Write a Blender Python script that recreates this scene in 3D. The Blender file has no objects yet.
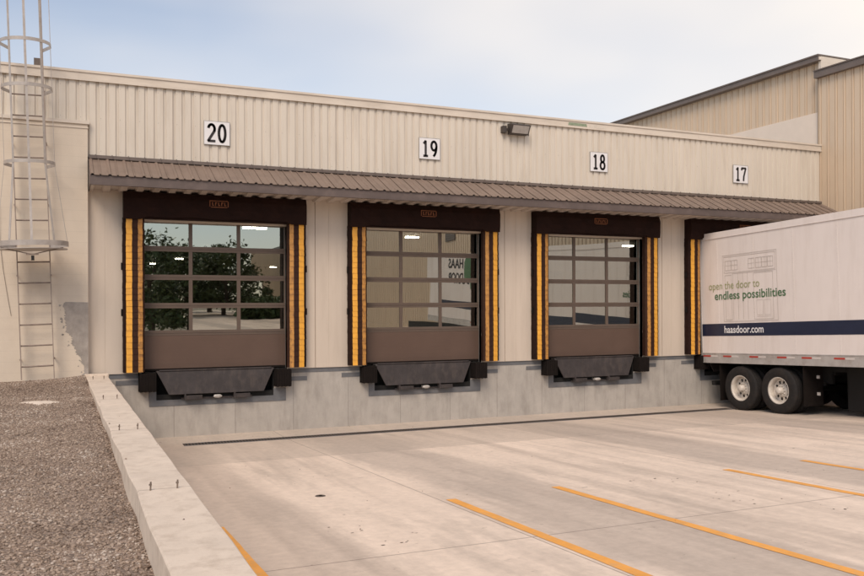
import bpy, math, random
import numpy as np
from math import radians as R, sin, cos, pi
random.seed(7); rng = np.random.default_rng(7)
C = bpy.context.scene.collection

# ------------------------------------------------------------------ helpers
class MB:
    def __init__(s): s.v=[]; s.f=[]; s.m=[]; s.sm=[]
    def add(s, vs, fs, mi=0, smooth=False):
        o=len(s.v); s.v+= [tuple(v) for v in vs]
        for f in fs: s.f.append([i+o for i in f]); s.m.append(mi); s.sm.append(smooth)
        return s
    def box(s, x0,x1,y0,y1,z0,z1, mi=0):
        if x0>x1: x0,x1=x1,x0
        if y0>y1: y0,y1=y1,y0
        if z0>z1: z0,z1=z1,z0
        vs=[(x,y,z) for z in (z0,z1) for y in (y0,y1) for x in (x0,x1)]
        return s.add(vs,[(0,2,3,1),(4,5,7,6),(0,1,5,4),(2,6,7,3),(0,4,6,2),(1,3,7,5)],mi)
    def hexa(s, b, t, mi=0):            # bottom 4 pts, top 4 pts, counter-clockwise from above
        return s.add(list(b)+list(t),[(3,2,1,0),(4,5,6,7)]+[(i,(i+1)%4,4+(i+1)%4,4+i) for i in range(4)],mi)
    def prism(s, pts, a, b, axis='x', mi=0):   # pts 2-D outline, extruded a..b along the axis
        n=len(pts)
        def P(p,t):
            return {'x':(t,p[0],p[1]),'y':(p[0],t,p[1]),'z':(p[0],p[1],t)}[axis]
        vs=[P(p,a) for p in pts]+[P(p,b) for p in pts]
        return s.add(vs,[tuple(range(n))[::-1],tuple(range(n,2*n))]+[(i,(i+1)%n,n+(i+1)%n,n+i) for i in range(n)],mi)
    def tube(s, pts, r, n=8, mi=0, cap=True):
        import mathutils as mu
        pts=[mu.Vector(p) for p in pts]; rings=[]
        for i,p in enumerate(pts):
            d=(pts[min(i+1,len(pts)-1)]-pts[max(i-1,0)]).normalized()
            a=mu.Vector((0,0,1)) if abs(d.z)<.9 else mu.Vector((1,0,0))
            u=d.cross(a).normalized(); w=d.cross(u)
            rr=r[i] if isinstance(r,(list,tuple)) else r
            rings.append([p+u*rr*cos(2*pi*k/n)+w*rr*sin(2*pi*k/n) for k in range(n)])
        vs=[q for g in rings for q in g]; fs=[]
        for i in range(len(rings)-1):
            for k in range(n): fs.append((i*n+k,i*n+(k+1)%n,(i+1)*n+(k+1)%n,(i+1)*n+k))
        s.add(vs,fs,mi,True)
        if cap: s.add(rings[0],[tuple(range(n))[::-1]],mi); s.add(rings[-1],[tuple(range(n))],mi)
        return s
    def lathe(s, prof, n=40, c=(0,0,0), axis='x', mi=0, smooth=True, a0=0, a1=2*pi):
        full=abs(a1-a0-2*pi)<1e-6; m=n if full else n+1; vs=[]
        for (t,r) in prof:
            for k in range(m):
                a=a0+(a1-a0)*k/n
                p={'x':(t,r*cos(a),r*sin(a)),'z':(r*cos(a),r*sin(a),t),'y':(r*cos(a),t,r*sin(a))}[axis]
                vs.append((c[0]+p[0],c[1]+p[1],c[2]+p[2]))
        fs=[]
        for i in range(len(prof)-1):
            for k in range(n):
                k2=(k+1)%m; fs.append((i*m+k,i*m+k2,(i+1)*m+k2,(i+1)*m+k))
        return s.add(vs,fs,mi,smooth)
    def build(s, name, mats, parent=None, org=(0,0,0), bevel=0):
        me=bpy.data.meshes.new(name)
        me.from_pydata([(v[0]-org[0],v[1]-org[1],v[2]-org[2]) for v in s.v],[],s.f)
        if not isinstance(mats,(list,tuple)): mats=[mats]
        for m in mats: me.materials.append(m)
        for p,mi,sm in zip(me.polygons,s.m,s.sm): p.material_index=mi; p.use_smooth=sm
        me.update()
        o=bpy.data.objects.new(name,me); C.objects.link(o)
        if parent: o.parent=parent
        elif org!=(0,0,0): o.location=org
        if bevel:
            b=o.modifiers.new('bevel','BEVEL'); b.width=bevel; b.segments=2; b.limit_method='ANGLE'; b.angle_limit=R(40)
        return o

def empty(name, loc=(0,0,0), label=None, cat=None, group=None, parent=None):
    o=bpy.data.objects.new(name,None); C.objects.link(o); o.location=loc; o.empty_display_size=.1
    if parent: o.parent=parent
    return tag(o,label,cat,group)
def tag(o,label=None,cat=None,group=None,kind=None):
    if label: o['label']=label
    if cat: o['category']=cat
    if group: o['group']=group
    if kind: o['kind']=kind
    return o
def copy_tree(o,parent=None):
    c=o.copy(); C.objects.link(c); c.parent=parent
    for ch in list(o.children): copy_tree(ch,c)
    return c

def text_mesh(txt, width, height, bold=0.0, space=1.0):
    cu=bpy.data.curves.new('t','FONT'); cu.body=txt; cu.offset=bold; cu.resolution_u=4; cu.space_character=space
    ob=bpy.data.objects.new('t',cu); C.objects.link(ob)
    bpy.context.view_layer.update()
    me=bpy.data.meshes.new_from_object(ob.evaluated_get(bpy.context.evaluated_depsgraph_get()))
    vs=np.array([v.co[:2] for v in me.vertices]); fs=[tuple(p.vertices) for p in me.polygons]
    bpy.data.objects.remove(ob); bpy.data.curves.remove(cu); bpy.data.meshes.remove(me)
    x0,x1=vs[:,0].min(),vs[:,0].max(); 
    vs[:,0]=(vs[:,0]-x0)/(x1-x0)*width; vs[:,1]=vs[:,1]/.73*height       # ascender height = height, baseline 0
    return vs,fs

# ------------------------------------------------------------------ materials
def mat(name, col, rough=.6, metal=0, var=.0, scale=3., vscale=(1,1,1), bump=0., bscale=60., dirt=None, dscale=1.2, dvs=(1,1,1), damt=.3, spec=.5, obj=False, emit=None):
    m=bpy.data.materials.new(name); m.use_nodes=True; nt=m.node_tree; N=nt.nodes; L=nt.links
    b=N['Principled BSDF']; b.inputs['Roughness'].default_value=rough; b.inputs['Metallic'].default_value=metal
    b.inputs['Specular IOR Level'].default_value=spec
    b.inputs['Base Color'].default_value=(*col,1)
    if emit: b.inputs['Emission Color'].default_value=(*emit[:3],1); b.inputs['Emission Strength'].default_value=emit[3]
    if obj: tc=N.new('ShaderNodeTexCoord'); co=tc.outputs['Object']
    else: g=N.new('ShaderNodeNewGeometry'); co=g.outputs['Position']
    def noise(sc,vs,det=6,rough_=.6):
        mp=N.new('ShaderNodeMapping'); mp.inputs['Scale'].default_value=vs; L.new(co,mp.inputs['Vector'])
        n=N.new('ShaderNodeTexNoise'); n.inputs['Scale'].default_value=sc; n.inputs['Detail'].default_value=det; n.inputs['Roughness'].default_value=rough_
        L.new(mp.outputs[0],n.inputs['Vector']); return n
    cur=None
    def mix(fac,a,bc,blend='MIX'):
        x=N.new('ShaderNodeMix'); x.data_type='RGBA'; x.blend_type=blend
        if isinstance(fac,float): x.inputs[0].default_value=fac
        else: L.new(fac,x.inputs[0])
        for i,q in ((6,a),(7,bc)):
            if isinstance(q,tuple): x.inputs[i].default_value=(*q,1) if len(q)==3 else q
            else: L.new(q,x.inputs[i])
        return x.outputs[2]
    cur=tuple(col)
    if var:
        n=noise(scale,vscale); r=N.new('ShaderNodeMapRange'); r.inputs['From Min'].default_value=.3; r.inputs['From Max'].default_value=.7
        r.inputs['To Min'].default_value=1-var; r.inputs['To Max'].default_value=1+var; L.new(n.outputs[0],r.inputs[0])
        v=N.new('ShaderNodeCombineColor'); [L.new(r.outputs[0],v.inputs[i]) for i in range(3)]
        cur=mix(1.,cur,v.outputs[0],'MULTIPLY')
    if dirt:
        n=noise(dscale,dvs,8,.65); r=N.new('ShaderNodeMapRange'); r.inputs['From Min'].default_value=.48; r.inputs['From Max'].default_value=.72
        r.inputs['To Min'].default_value=0; r.inputs['To Max'].default_value=damt; L.new(n.outputs[0],r.inputs[0])
        cur=mix(r.outputs[0],cur,tuple(dirt))
    if not isinstance(cur,tuple): L.new(cur,b.inputs['Base Color'])
    if bump:
        n=noise(bscale,(1,1,1),4); bp=N.new('ShaderNodeBump'); bp.inputs['Strength'].default_value=bump; bp.inputs['Distance'].default_value=.01
        L.new(n.outputs[0],bp.inputs['Height']); L.new(bp.outputs[0],b.inputs['Normal'])
    m['_h']=1
    m_help[name]=(nt,b,co,noise,mix,cur)
    return m
m_help={}
def math_(N,L,op,a,b=None,c=None):
    n=N.new('ShaderNodeMath'); n.operation=op
    for i,q in enumerate((a,b,c)):
        if q is None: continue
        if isinstance(q,(int,float)): n.inputs[i].default_value=q
        else: L.new(q,n.inputs[i])
    return n.outputs[0]

M={}
M['fascia']=mat('cladding_beige',(.635,.575,.495),.42,var=.05,scale=1.1,vscale=(1,1,.25),dirt=(.36,.29,.22),dscale=2.0,dvs=(4,1,.3),damt=.3)
M['panel']=mat('panel_beige',(.58,.50,.42),.5,var=.045,scale=1.3,vscale=(1.4,1,.3),bump=.05,bscale=120,dirt=(.4,.32,.25),dscale=1.6,dvs=(3,1,.35),damt=.25)
M['trim']=mat('trim_beige',(.64,.57,.49),.45,var=.05,scale=2,dirt=(.4,.33,.26),dscale=3,dvs=(.4,1,2),damt=.35)
M['tall']=mat('cladding_tan',(.60,.475,.35),.45,var=.05,scale=.8,vscale=(1,1,.3),dirt=(.38,.28,.19),dscale=1.5,dvs=(1,2,.3),damt=.25)
M['cream']=mat('cream_panel',(.70,.60,.51),.5,var=.03)
M['rung']=mat('brown_rung_paint',(.23,.18,.15),.6,var=.2,scale=12)
M['brown']=mat('brown_metal',(.14,.11,.095),.45,var=.1,scale=2,dirt=(.2,.16,.13),damt=.3)
M['canopy']=mat('canopy_brown',(.205,.15,.118),.6,var=.12,scale=1.5,dirt=(.14,.10,.08),dscale=2.5,damt=.5)
M['canopy_face']=mat('canopy_face_grey_brown',(.105,.080,.073),.6,var=.12,scale=1.3,vscale=(.5,1,1),dirt=(.25,.19,.17),dscale=2,damt=.4)
M['soffit']=mat('soffit_metal',(.55,.48,.42),.5,var=.08,scale=2,dirt=(.2,.15,.12),damt=.4)
M['block']=mat('painted_block',(.64,.555,.455),.75,var=.04,scale=1.5,bump=.25,bscale=90,dirt=(.42,.33,.26),dscale=1.4,damt=.22)
M['mortar']=mat('bare_mortar',(.33,.295,.265),.9,var=.2,scale=6,bump=.5,bscale=70,dirt=(.42,.38,.35),dscale=5,damt=.5)
M['steel']=mat('embed_steel_paint',(.125,.13,.14),.5,var=.15,scale=5,dirt=(.22,.19,.17),dscale=4,damt=.4)
M['rubber']=mat('bumper_rubber',(.009,.006,.005),.85,spec=.2,bump=.3,bscale=80,var=.2,scale=8)
M['seal']=mat('seal_fabric_dark',(.017,.0065,.0045),.75,spec=.15,var=.25,scale=3,bump=.25,bscale=25,obj=True)
M['pleat']=mat('seal_fabric_brown',(.035,.014,.008),.7,spec=.2,var=.2,scale=9,bump=.2,bscale=40,obj=True)
M['yellow']=mat('yellow_vinyl',(.74,.36,.04),.5,var=.1,scale=6,dirt=(.4,.19,.04),dscale=9,damt=.5,obj=True)
M['copper']=mat('worn_orange_vinyl',(.47,.225,.05),.55,var=.2,scale=8,dirt=(.14,.06,.03),dscale=14,damt=.8,obj=True)
M['door']=mat('door_brown',(.115,.075,.058),.45,spec=.3,var=.06,scale=2,obj=True)
M['doorframe']=mat('door_rail_brown',(.115,.085,.068),.45,spec=.3,var=.08,scale=3,obj=True)
M['track']=mat('galvanised_track',(.35,.35,.34),.45,metal=.7,var=.1)
M['lip']=mat('leveler_steel',(.046,.039,.039),.6,spec=.3,var=.25,scale=4,dirt=(.12,.095,.08),dscale=9,dvs=(1,1,.35),damt=.4,obj=True)
M['pit']=mat('pit_black',(.008,.008,.008),.9)
M['white']=mat('white_sign_paint',(.74,.73,.74),.4,var=.03)
M['ink']=mat('black_lettering',(.025,.02,.02),.5)
M['badge']=mat('orange_badge',(.20,.065,.02),.6,var=.2,scale=20,obj=True)
M['ladder']=mat('painted_ladder_steel',(.31,.25,.215),.5,var=.15,scale=6,dirt=(.2,.14,.1),dscale=8,damt=.5)
M['cage']=mat('galvanised_cage',(.42,.38,.35),.45,metal=.25,var=.12,scale=6,dirt=(.25,.2,.17),dscale=7,damt=.4)
M['bronze']=mat('bronze_housing',(.075,.062,.055),.45,metal=.4,var=.1)
M['lens']=mat('lamp_lens',(.42,.39,.36),.25,var=.12,scale=14)
M['bolt']=mat('rusty_bolt',(.20,.155,.125),.6,metal=.3,var=.3,scale=50)
M['trailer']=mat('trailer_white',(.76,.69,.655),.33,var=.025,scale=1.2,dirt=(.50,.41,.35),dscale=1.1,dvs=(1,2.6,.35),damt=.3)
M['alu']=mat('aluminium_rail',(.52,.49,.47),.42,metal=.35,var=.1,scale=4,dirt=(.3,.24,.2),dscale=5,damt=.5)
M['navy']=mat('navy_stripe',(.016,.022,.05),.35,var=.1)
M['red']=mat('red_reflector',(.42,.05,.035),.35)
M['refl_white']=mat('white_reflector',(.60,.55,.52),.35)
M['green']=mat('green_print',(.075,.16,.075),.5)
M['olive']=mat('olive_print',(.33,.34,.17),.5)
M['greyline']=mat('thin_grey_print',(.56,.50,.46),.5)
M['tyre']=mat('tyre_rubber',(.010,.008,.0075),.85,var=.2,scale=10,dirt=(.035,.025,.02),dscale=6,damt=.6,obj=True)
M['rim']=mat('white_steel_rim',(.62,.57,.51),.4,var=.08,scale=8,dirt=(.3,.22,.16),dscale=9,damt=.6,obj=True)
M['under']=mat('chassis_black',(.008,.007,.0065),.75,var=.2,scale=5)
M['line']=mat('orange_line_paint',(.80,.365,.07),.65,var=.1,scale=4,bump=.2,bscale=120,dirt=(.50,.36,.22),dscale=11,damt=.5)
M['grate']=mat('cast_grate',(.10,.075,.06),.7,metal=.2,var=.3,scale=8)
M['bark']=mat('bark',(.09,.065,.045),.9,var=.2,bump=.5,bscale=20)
M['leaf']=mat('leaves',(.07,.10,.035),.55,var=.4,scale=1.2)
M['leaf_light']=mat('leaves_light',(.085,.11,.04),.55,var=.4,scale=1.2)
M['inside']=mat('interior_paint',(.09,.08,.07),.8,var=.1)
M['tube']=mat('lit_tube',(.9,.9,.85),.5,emit=(1.,.93,.78,26))
M['greenpaint']=mat('faded_green_patch',(.24,.29,.2),.6,var=.2,scale=12)
M['peel']=mat('peeled_white_patch',(.66,.6,.52),.7,var=.2,scale=12,dirt=(.3,.25,.2),dscale=12,damt=.8)
M['roof']=mat('roof_membrane',(.4,.38,.35),.8,var=.1)
M['wood']=mat('far_ground_dirt',(.26,.22,.17),.95,var=.25,scale=.3,dirt=(.12,.13,.06),dscale=.1,damt=.9)

# concrete of the foundation wall
M['found']=mat('dock_wall_concrete',(.41,.38,.345),.85,var=.12,scale=2.6,vscale=(1,1,.8),bump=.5,bscale=30,dirt=(.25,.225,.2),dscale=2.2,dvs=(2.2,1,.5),damt=.6)
def seams(name, axis, start, period, width, dark=.55, horiz=None, depth=.4):
    """thin cast joints in a material, at fixed world positions"""
    nt,b,co,noise,mix,cur=m_help[name]; N,L=nt.nodes,nt.links
    sp=N.new('ShaderNodeSeparateXYZ'); L.new(co,sp.inputs[0])
    wob=noise(.8,(1,1,1),3)
    v=math_(N,L,'ADD',sp.outputs[axis],math_(N,L,'MULTIPLY',wob.outputs[0],.012))
    fr=math_(N,L,'PINGPONG',math_(N,L,'SUBTRACT',v,start),period/2.)
    msk=math_(N,L,'LESS_THAN',fr,width/2.)
    f=math_(N,L,'MULTIPLY',msk,1-dark)
    c=mix(f,cur,(.05,.04,.035)); L.new(c,b.inputs['Base Color'])
    m_help[name]=(nt,b,co,noise,mix,c)
seams('dock_wall_concrete',0,.95,1.22,.012,.6)
seams('painted_block',2,.1,.204,.006,.90)

M['curbc']=mat('retaining_concrete',(.63,.535,.445),.85,var=.09,scale=2.2,bump=.3,bscale=50,dirt=(.40,.32,.25),dscale=6,damt=.6)
seams('retaining_concrete',1,-1.55,3.25,.012,.5)

# apron concrete: slab tone bands, tyre wear, joints
def apron_mat():
    m=mat('apron_concrete',(.73,.60,.495),.8,var=.09,scale=.55,vscale=(1.6,.45,1),bump=.12,bscale=70,dirt=(.37,.31,.26),dscale=.9,dvs=(1.6,.35,1),damt=.6)
    nt,b,co,noise,mix,cur=m_help['apron_concrete']; N,L=nt.nodes,nt.links
    sp=N.new('ShaderNodeSeparateXYZ'); L.new(co,sp.inputs[0]); X,Y=sp.outputs[0],sp.outputs[1]
    n=noise(.9,(1,.4,1),5); wob=math_(N,L,'MULTIPLY',math_(N,L,'SUBTRACT',n.outputs[0],.5),1.3)
    # worn darker tracks between the bays (they run straight out from the dock)
    fr=math_(N,L,'PINGPONG',math_(N,L,'SUBTRACT',math_(N,L,'ADD',X,wob),5.15),2.3)
    mr=N.new('ShaderNodeMapRange'); mr.interpolation_type='SMOOTHSTEP'; mr.inputs['From Min'].default_value=.95; mr.inputs['From Max'].default_value=.45
    mr.inputs['To Min'].default_value=0; mr.inputs['To Max'].default_value=.55; L.new(fr,mr.inputs[0])
    c=mix(mr.outputs[0],cur,(.37,.31,.265))
    mr=N.new('ShaderNodeMapRange'); mr.interpolation_type='SMOOTHSTEP'; mr.inputs['From Min'].default_value=2.75; mr.inputs['From Max'].default_value=2.2
    mr.inputs['To Min'].default_value=0; mr.inputs['To Max'].default_value=.5; L.new(math_(N,L,'ADD',X,math_(N,L,'MULTIPLY',wob,.5)),mr.inputs[0])
    c=mix(mr.outputs[0],c,(.37,.30,.25))
    # thin long tyre streaks
    ns=noise(1.0,(3.2,.13,1),3,.5); mr=N.new('ShaderNodeMapRange'); mr.inputs['From Min'].default_value=.5; mr.inputs['From Max'].default_value=.7
    mr.inputs['To Min'].default_value=0; mr.inputs['To Max'].default_value=.40; L.new(ns.outputs[0],mr.inputs[0]); c=mix(mr.outputs[0],c,(.36,.29,.24))
    # older slab by the dock
    yy=math_(N,L,'ADD',Y,math_(N,L,'MULTIPLY',wob,.18))
    mr=N.new('ShaderNodeMapRange'); mr.inputs['From Min'].default_value=-4.05; mr.inputs['From Max'].default_value=-3.8
    mr.inputs['To Min'].default_value=0; mr.inputs['To Max'].default_value=.42; L.new(yy,mr.inputs[0])
    c=mix(mr.outputs[0],c,(.40,.335,.28))
    # strip between drain and wall: pale and dusty
    msk=math_(N,L,'GREATER_THAN',Y,-.95); c=mix(math_(N,L,'MULTIPLY',msk,.55),c,(.50,.43,.365))
    # fine mottling and small dark scuffs
    n3=noise(9,(1,1,1),8,.7); mr=N.new('ShaderNodeMapRange'); mr.inputs['From Min'].default_value=.3; mr.inputs['From Max'].default_value=.7
    mr.inputs['To Min'].default_value=.9; mr.inputs['To Max'].default_value=1.1; L.new(n3.outputs[0],mr.inputs[0])
    cc=N.new('ShaderNodeCombineColor'); [L.new(mr.outputs[0],cc.inputs[i]) for i in range(3)]
    c=mix(1.,c,cc.outputs[0],'MULTIPLY')
    n4=noise(3.2,(1,2.2,1),9,.75); mr=N.new('ShaderNodeMapRange'); mr.inputs['From Min'].default_value=.63; mr.inputs['From Max'].default_value=.67
    mr.inputs['To Min'].default_value=0; mr.inputs['To Max'].default_value=.55; L.new(n4.outputs[0],mr.inputs[0])
    n5=noise(.35,(1,1,1),2); k=math_(N,L,'MULTIPLY',mr.outputs[0],math_(N,L,'GREATER_THAN',n5.outputs[0],.5))
    c=mix(k,c,(.14,.11,.09))
    # saw joints
    def joint(src,start,per,w):
        f=math_(N,L,'PINGPONG',math_(N,L,'SUBTRACT',src,start),per/2.); return math_(N,L,'LESS_THAN',f,w/2.)
    j=math_(N,L,'MAXIMUM',joint(X,4.17,4.6,.016),joint(Y,-3.92,6.7,.02))
    c=mix(math_(N,L,'MULTIPLY',j,.6),c,(.17,.13,.11))
    L.new(c,b.inputs['Base Color'])
    return m
M['apron']=apron_mat()

def gravel_mat():
    m=mat('gravel_bed',(.27,.20,.155),.95,var=.15,scale=.8,dirt=(.2,.165,.14),dscale=1.2,damt=.6)
    nt,b,co,noise,mix,cur=m_help['gravel_bed']; N,L=nt.nodes,nt.links
    vo=N.new('ShaderNodeTexVoronoi'); vo.inputs['Scale'].default_value=38; L.new(co,vo.inputs['Vector'])
    rgb=N.new('ShaderNodeSeparateColor'); L.new(vo.outputs['Color'],rgb.inputs[0])
    mr=N.new('ShaderNodeMapRange'); mr.inputs['To Min'].default_value=.55; mr.inputs['To Max'].default_value=1.35; L.new(rgb.outputs[0],mr.inputs[0])
    cc=N.new('ShaderNodeCombineColor'); [L.new(mr.outputs[0],cc.inputs[i]) for i in range(3)]
    c=mix(1.,cur,cc.outputs[0],'MULTIPLY'); L.new(c,b.inputs['Base Color'])
    bp=N.new('ShaderNodeBump'); bp.inputs['Strength'].default_value=.9; bp.inputs['Distance'].default_value=.02; bp.invert=True
    L.new(vo.outputs['Distance'],bp.inputs['Height']); L.new(bp.outputs[0],b.inputs['Normal'])
    return m
M['gravel']=gravel_mat()
def stone_mat():
    m=mat('gravel_stone',(.36,.29,.24),.9,var=.1,scale=30)
    nt,b,co,noise,mix,cur=m_help['gravel_stone']; N,L=nt.nodes,nt.links
    at=N.new('ShaderNodeAttribute'); at.attribute_name='shade'; at.attribute_type='GEOMETRY'
    cr=N.new('ShaderNodeValToRGB'); e=cr.color_ramp.elements
    e[0].position=0; e[0].color=(.13,.09,.066,1); e[1].position=1; e[1].color=(.47,.40,.34,1)
    for p,cl in ((.35,(.27,.20,.152,1)),(.7,(.33,.255,.20,1)),(.9,(.39,.30,.235,1))):
        q=cr.color_ramp.elements.new(p); q.color=cl
    n2=noise(1.1,(1,1,1),4); md=math_(N,L,'MULTIPLY_ADD',math_(N,L,'SUBTRACT',n2.outputs[0],.5),1.6,at.outputs['Fac']); L.new(md,cr.inputs[0]); L.new(cr.outputs[0],b.inputs['Base Color'])
    return m
M['stone']=stone_mat()

def glass_mat():
    m=bpy.data.materials.new('tinted_door_glass'); m.use_nodes=True; N=m.node_tree.nodes; L=m.node_tree.links; N.clear()
    out=N.new('ShaderNodeOutputMaterial'); g=N.new('ShaderNodeBsdfGlossy'); g.inputs['Roughness'].default_value=.01; g.inputs['Color'].default_value=(.92,.94,.86,1)
    t=N.new('ShaderNodeBsdfTransparent'); t.inputs['Color'].default_value=(.42,.42,.38,1)
    mx=N.new('ShaderNodeMixShader'); fr=N.new('ShaderNodeFresnel'); fr.inputs['IOR'].default_value=1.55
    mr=N.new('ShaderNodeMapRange'); mr.inputs['From Min'].default_value=0; mr.inputs['From Max'].default_value=1; mr.inputs['To Min'].default_value=.42; mr.inputs['To Max'].default_value=1
    L.new(fr.outputs[0],mr.inputs[0]); L.new(mr.outputs[0],mx.inputs[0])
    tc=N.new('ShaderNodeNewGeometry'); n=N.new('ShaderNodeTexNoise'); n.inputs['Scale'].default_value=2.2; n.inputs['Detail'].default_value=1
    L.new(tc.outputs['Position'],n.inputs['Vector']); bp=N.new('ShaderNodeBump'); bp.inputs['Strength'].default_value=.03; bp.inputs['Distance'].default_value=.01
    L.new(n.outputs[0],bp.inputs['Height']); L.new(bp.outputs[0],g.inputs['Normal'])
    L.new(t.outputs[0],mx.inputs[1]); L.new(g.outputs[0],mx.inputs[2]); L.new(mx.outputs[0],out.inputs[0])
    return m
M['glass']=glass_mat()

# ------------------------------------------------------------------ dimensions
XC=[3.0,7.6,12.2,16.85]                  # dock centres
GZ=-1.30                                  # apron level at the wall
def apron_z(y):
    if y>-1.25: return GZ
    if y>-24: return GZ+.042*(-y-1.25)
    return GZ+.042*22.75
def gravel_z(y):
    t=min(max(-y/13.,0),1.25); return -.035-.2*t
TALLX=19.84

# ------------------------------------------------------------------ ground
b=MB()
ys=[.4,0,-.6,-1.25]+[-1.25-i*1.75 for i in range(1,14)]+[-24,-40,-60,-90]
ys=sorted(set(ys),reverse=True)
n=len(ys); b.add([(x,y,apron_z(y)) for y in ys for x in (.85,60)],[(2*i,2*i+2,2*i+3,2*i+1) for i in range(n-1)])
tag(b.build('concrete_apron',M['apron']),kind='structure')
b=MB(); nx,ny=60,120; gx=[-60+ (60.6)*(i/nx)**.35 if i else -60 for i in range(nx+1)]
gx=sorted([-60,-40,-25,-15,-10,-7]+[-5+5.6*i/40 for i in range(41)])
gy=sorted([60,20,1,0]+[-16.*i/90 for i in range(1,91)]+[-17,-20,-25,-35,-50,-70,-90],reverse=True)
vs=[]
for y in gy:
    for x in gx:
        z=gravel_z(y); 
        if -5<x<.5 and -16<y<-.1: z+=.022*sin(x*2.1+y*.8)+.02*sin(x*.9-y*1.7)+.018*math.exp(-((x-.5)/.25)**2)
        vs.append((x,y,z))
W=len(gx)
b.add(vs,[(j*W+i,(j+1)*W+i,(j+1)*W+i+1,j*W+i+1) for j in range(len(gy)-1) for i in range(W-1)],0,True)
tag(b.build('gravel_ground',M['gravel']),kind='structure')
b=MB(); z=-.32
for (x0,x1,y0,y1) in ((-900,900,-900,-90),(-900,900,60,900),(-900,-60,-90,60),(60,900,-90,60)):
    b.add([(x0,y0,z),(x1,y0,z),(x1,y1,z),(x0,y1,z)],[(0,1,2,3)])
tag(b.build('ground',M['wood']),kind='structure')

# loose stones on the gravel
def stones():
    t=(1+5**.5)/2
    iv=np.array([(-1,t,0),(1,t,0),(-1,-t,0),(1,-t,0),(0,-1,t),(0,1,t),(0,-1,-t),(0,1,-t),(t,0,-1),(t,0,1),(-t,0,-1),(-t,0,1)],float)
    iv/=np.linalg.norm(iv[0])
    it=np.array([(0,11,5),(0,5,1),(0,1,7),(0,7,10),(0,10,11),(1,5,9),(5,11,4),(11,10,2),(10,7,6),(7,1,8),(3,9,4),(3,4,2),(3,2,6),(3,6,8),(3,8,9),(4,9,5),(2,4,11),(6,2,10),(8,6,7),(9,8,1)])
    n=95000
    x=rng.uniform(-2.3,.515,n); y=-.2-rng.uniform(0,1,n)**.9*15.2
    r=.0045+.0105*rng.random(n)**3.2; r*=np.where(rng.random(n)<.004,1.8,1.)
    sc=np.stack([r*rng.uniform(.8,1.5,n),r*rng.uniform(.7,1.3,n),r*rng.uniform(.45,.9,n)],1)
    v=iv[None]*(1+rng.uniform(-.22,.22,(n,12,1)))*sc[:,None,:]
    a=rng.uniform(0,2*pi,n); ca,sa=np.cos(a)[:,None],np.sin(a)[:,None]
    tl=rng.normal(0,.35,(n,1)); 
    vx=v[:,:,0]*ca-v[:,:,1]*sa; vy=v[:,:,0]*sa+v[:,:,1]*ca; vz=v[:,:,2]+vx*tl*.6
    zz=-.035-.2*np.clip(-y/13,0,1.25)+.022*np.sin(x*2.1+y*.8)+.02*np.sin(x*.9-y*1.7)+.018*np.exp(-((x-.5)/.25)**2)
    V=np.stack([vx+x[:,None],vy+y[:,None],vz+(zz+r*.25)[:,None]],2).reshape(-1,3)
    V[:,0]=np.minimum(V[:,0],.519)
    F=(it[None]+12*np.arange(n)[:,None,None]).reshape(-1,3)
    me=bpy.data.meshes.new('gravel_stones'); me.vertices.add(len(V)); me.vertices.foreach_set('co',V.ravel())
    me.loops.add(F.size); me.loops.foreach_set('vertex_index',F.ravel().astype(np.int32))
    me.polygons.add(len(F)); me.polygons.foreach_set('loop_start',np.arange(0,F.size,3,dtype=np.int32))
    me.update(calc_edges=True); me.validate()
    at=me.attributes.new('shade','FLOAT','POINT'); at.data.foreach_set('value',np.repeat(rng.random(n),12).astype(np.float32))
    me.materials.append(M['stone'])
    o=bpy.data.objects.new('gravel_stones',me); C.objects.link(o)
    tag(o,'loose brown crushed gravel beside the concrete retaining wall','gravel',kind='stuff')
stones()

# pale spill on the gravel
b=MB(); vs=[]; nr,na=6,28
for i in range(nr+1):
    for k in range(na):
        a=2*pi*k/na; rr=i/nr*(1+.25*sin(3*a)+.15*sin(7*a+1)); x=-.2+.27*rr*cos(a); y=-4.15+.25*rr*sin(a)
        z=gravel_z(y)+.022*sin(x*2.1+y*.8)+.02*sin(x*.9-y*1.7); vs.append((x,y,z+.034*(1-(i/nr)**2)-.004+random.uniform(-.002,.002)))
b.add(vs,[(i*na+k,(i+1)*na+k,(i+1)*na+(k+1)%na,i*na+(k+1)%na) for i in range(nr) for k in range(na)],0,True)
tag(b.build('sand_spill',M['cream']),'small pale powdery spill lying on the brown gravel','sand spill',kind='stuff')
# a few stones kicked onto the wall top and the apron
b=MB()
for k in range(70):
    if k<8: x,y=random.choice([.54,.56,.6,.7,.85])+random.uniform(-.01,.03),-random.uniform(.4,15); z=.003
    else: x,y=random.uniform(.95,9)**1.0,-random.choice([random.uniform(.05,.9),random.uniform(1.3,14)]); z=apron_z(y)
    r=random.uniform(.004,.010)
    vs=[(x+r*cos(a*pi/3+.4)*random.uniform(.7,1.2),y+r*sin(a*pi/3+.4)*random.uniform(.7,1.2),z) for a in range(6)]
    b.add(vs+[(p[0]*.6+x*.4,p[1]*.6+y*.4,z+r*.8) for p in vs],[(i,(i+1)%6,6+(i+1)%6,6+i) for i in range(6)]+[tuple(range(6,12))])
tag(b.build('loose_pebbles',M['gravel']),'scattered small pebbles on the concrete apron and wall top','gravel',kind='stuff')
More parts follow.
